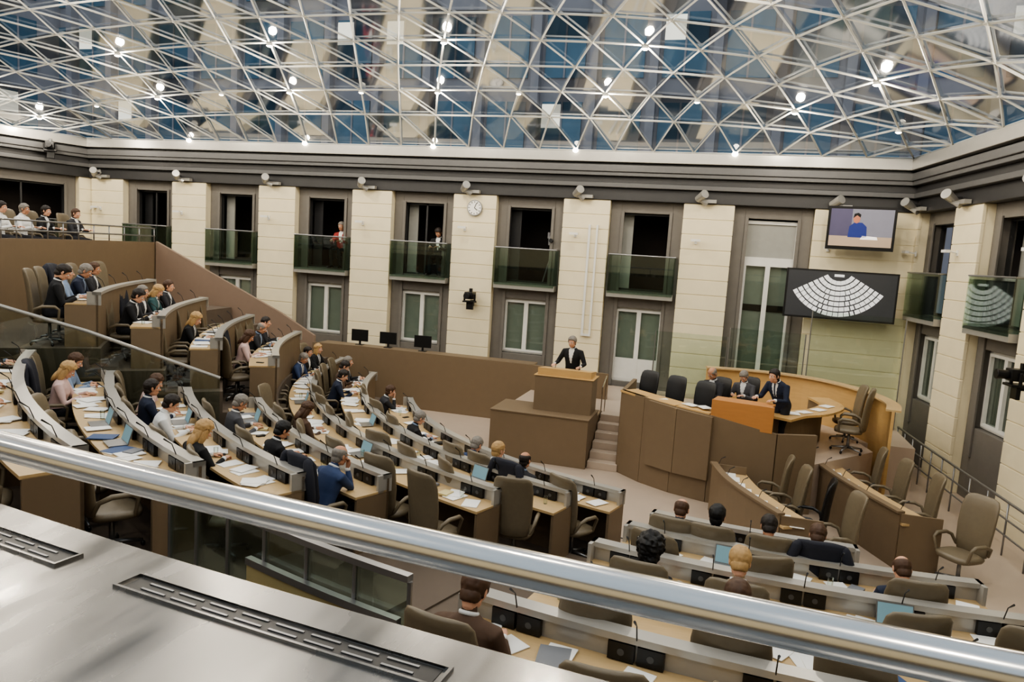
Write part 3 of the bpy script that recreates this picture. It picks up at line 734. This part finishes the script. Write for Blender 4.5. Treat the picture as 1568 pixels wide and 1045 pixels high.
def wallcam(loc,rz,name='robotic_camera'):
    g=MB(); g.box(-.06,.06,-.12,0,-.1,.1,0); g.tube([(0,-.1,0),(0,-.35,0)],.04,8,0); g.box(-.2,.2,-.5,-.2,.04,.09,0)
    g.tube([(-.18,-.35,.05),(-.18,-.35,.32)],.035,8,0); g.tube([(.18,-.35,.05),(.18,-.35,.32)],.035,8,0)
    g.box(-.14,.14,-.5,-.12,.15,.38,0); g.tube([(0,-.5,.26),(0,-.72,.26)],[.08,.1],14,0); g.box(-.05,.05,-.3,-.2,.38,.5,0); g.box(-.1,.14,-.38,-.3,-.2,.04,0)
    g.obj(name,[BLACK],loc=loc,rz=rz,bevel=.01)
wallcam((-8.1,23.49,3.3),0); wallcam((5.85,16.2,3.1),math.pi/2*-1+.1); wallcam((-24.2,21.9,7.6),.7)
TRI=mat('tripod_grey',(120,120,122),.4)
g=MB(); bx,by,bz=-5.6,24.1,4.0
for a in (.5,2.6,4.7): g.tube([(bx,by,bz+1.35),(bx+.42*math.cos(a),by+.25*math.sin(a),bz)],.026,6,0)
g.box(bx-.12,bx+.14,by-.28,by+.18,bz+1.38,bz+1.68,0); g.tube([(bx,by-.28,bz+1.53),(bx,by-.46,bz+1.53)],.07,12,1); g.box(bx-.2,bx-.12,by-.1,by+.12,bz+1.6,bz+1.8,0); g.tube([(bx+.1,by+.1,bz+1.4),(bx+.35,by+.4,bz+1.2)],.014,6,0)
g.obj('tripod_video_camera',[TRI,BLACK],bevel=.008)
person('balcony_spectator',(-13.35,24.05,4.1),math.pi,'listen','short','red','grey',1.25); inst('black_office_chair',CHB,(-13.35,24.3,4.0),math.pi,1.1)
person('balcony_spectator',(-9.6,24.05,4.1),math.pi,'read','short','black','dark',1.25); inst('black_office_chair',CHB,(-9.6,24.3,4.0),math.pi,1.1)
for x in (-11.2,-10.2,-9.0):
    g=MB(); g.box(-.28,.28,-.02,.02,.12,.5,0); g.box(-.03,.03,0,.05,0,.2,0); g.box(-.12,.12,-.08,.1,0,.02,0); g.obj('desktop_monitor',[BLACK],loc=(x,21.5,1.79),rz=.1,bevel=.006)
g=MB(); g.box(-4.35,-4.28,23.42,23.49,2.6,6.1); g.box(-4.1,-4.04,23.42,23.49,2.6,6.1); g.box(-4.35,-4.04,23.4,23.49,2.55,2.62); g.obj('cable_conduit',[WHITE])
def laptop(k,t,z):
    g=MB(); g.box(-.18,.18,-.12,.12,0,.015,0); Ms=Matrix.Translation((0,.12,.01))@Matrix.Rotation(-.3,4,'X'); g.box(-.18,.18,-.005,.005,0,.23,0,Ms); g.box(-.168,.168,-.007,-.005,.012,.218,1,Ms)
    x,y,_=pol(RK[k]+.3,t); g.obj('laptop',[ALU,mat('laptop_screen',(110,140,148),emit=.35)],loc=(x,y,z+.875),rz=-t*D2R)
for k,t in ((0,22),(1,27),(2,35),(5,37),(5,33),(3,44),(4,41),(1,48),(2,55)): laptop(k,t,ZN[k])
for k,t in ((2,5),(3,-2),(4,0)): laptop(k,t,ZR[k])
g=MB()
for i in range(9):
    x,y=-.9,12.6; pts=[]; a=random.random()*6
    for j in range(14):
        pts.append((x,y,.015+.01*(i%3))); a+=random.uniform(-1.1,1.1); x+=.16*math.cos(a); y+=.12*math.sin(a)
        x=max(-1.9,min(.1,x)); y=max(12.1,min(13.1,y))
    g.tube(pts,.012,5,0)
g.obj('floor_cables',[BLACK])
# ---------------------------------------------------------------- world
w=bpy.data.worlds.new('world'); scene.world=w; w.use_nodes=True
bg=w.node_tree.nodes['Background']; bg.inputs[0].default_value=(.41,.47,.54,1); bg.inputs[1].default_value=1.8
# ---------------------------------------------------------------- bring everything to true metric size
K=.86
for me in bpy.data.meshes: me.transform(Matrix.Scale(K,4))
for o in bpy.data.objects:
    if o.type=='CAMERA':
        mw=o.matrix_world.copy(); mw.translation*=K; o.matrix_world=mw
    else: o.location*=K
    for md in o.modifiers:
        if md.type=='BEVEL': md.width*=K
for L in bpy.data.lights: L.energy*=K*K
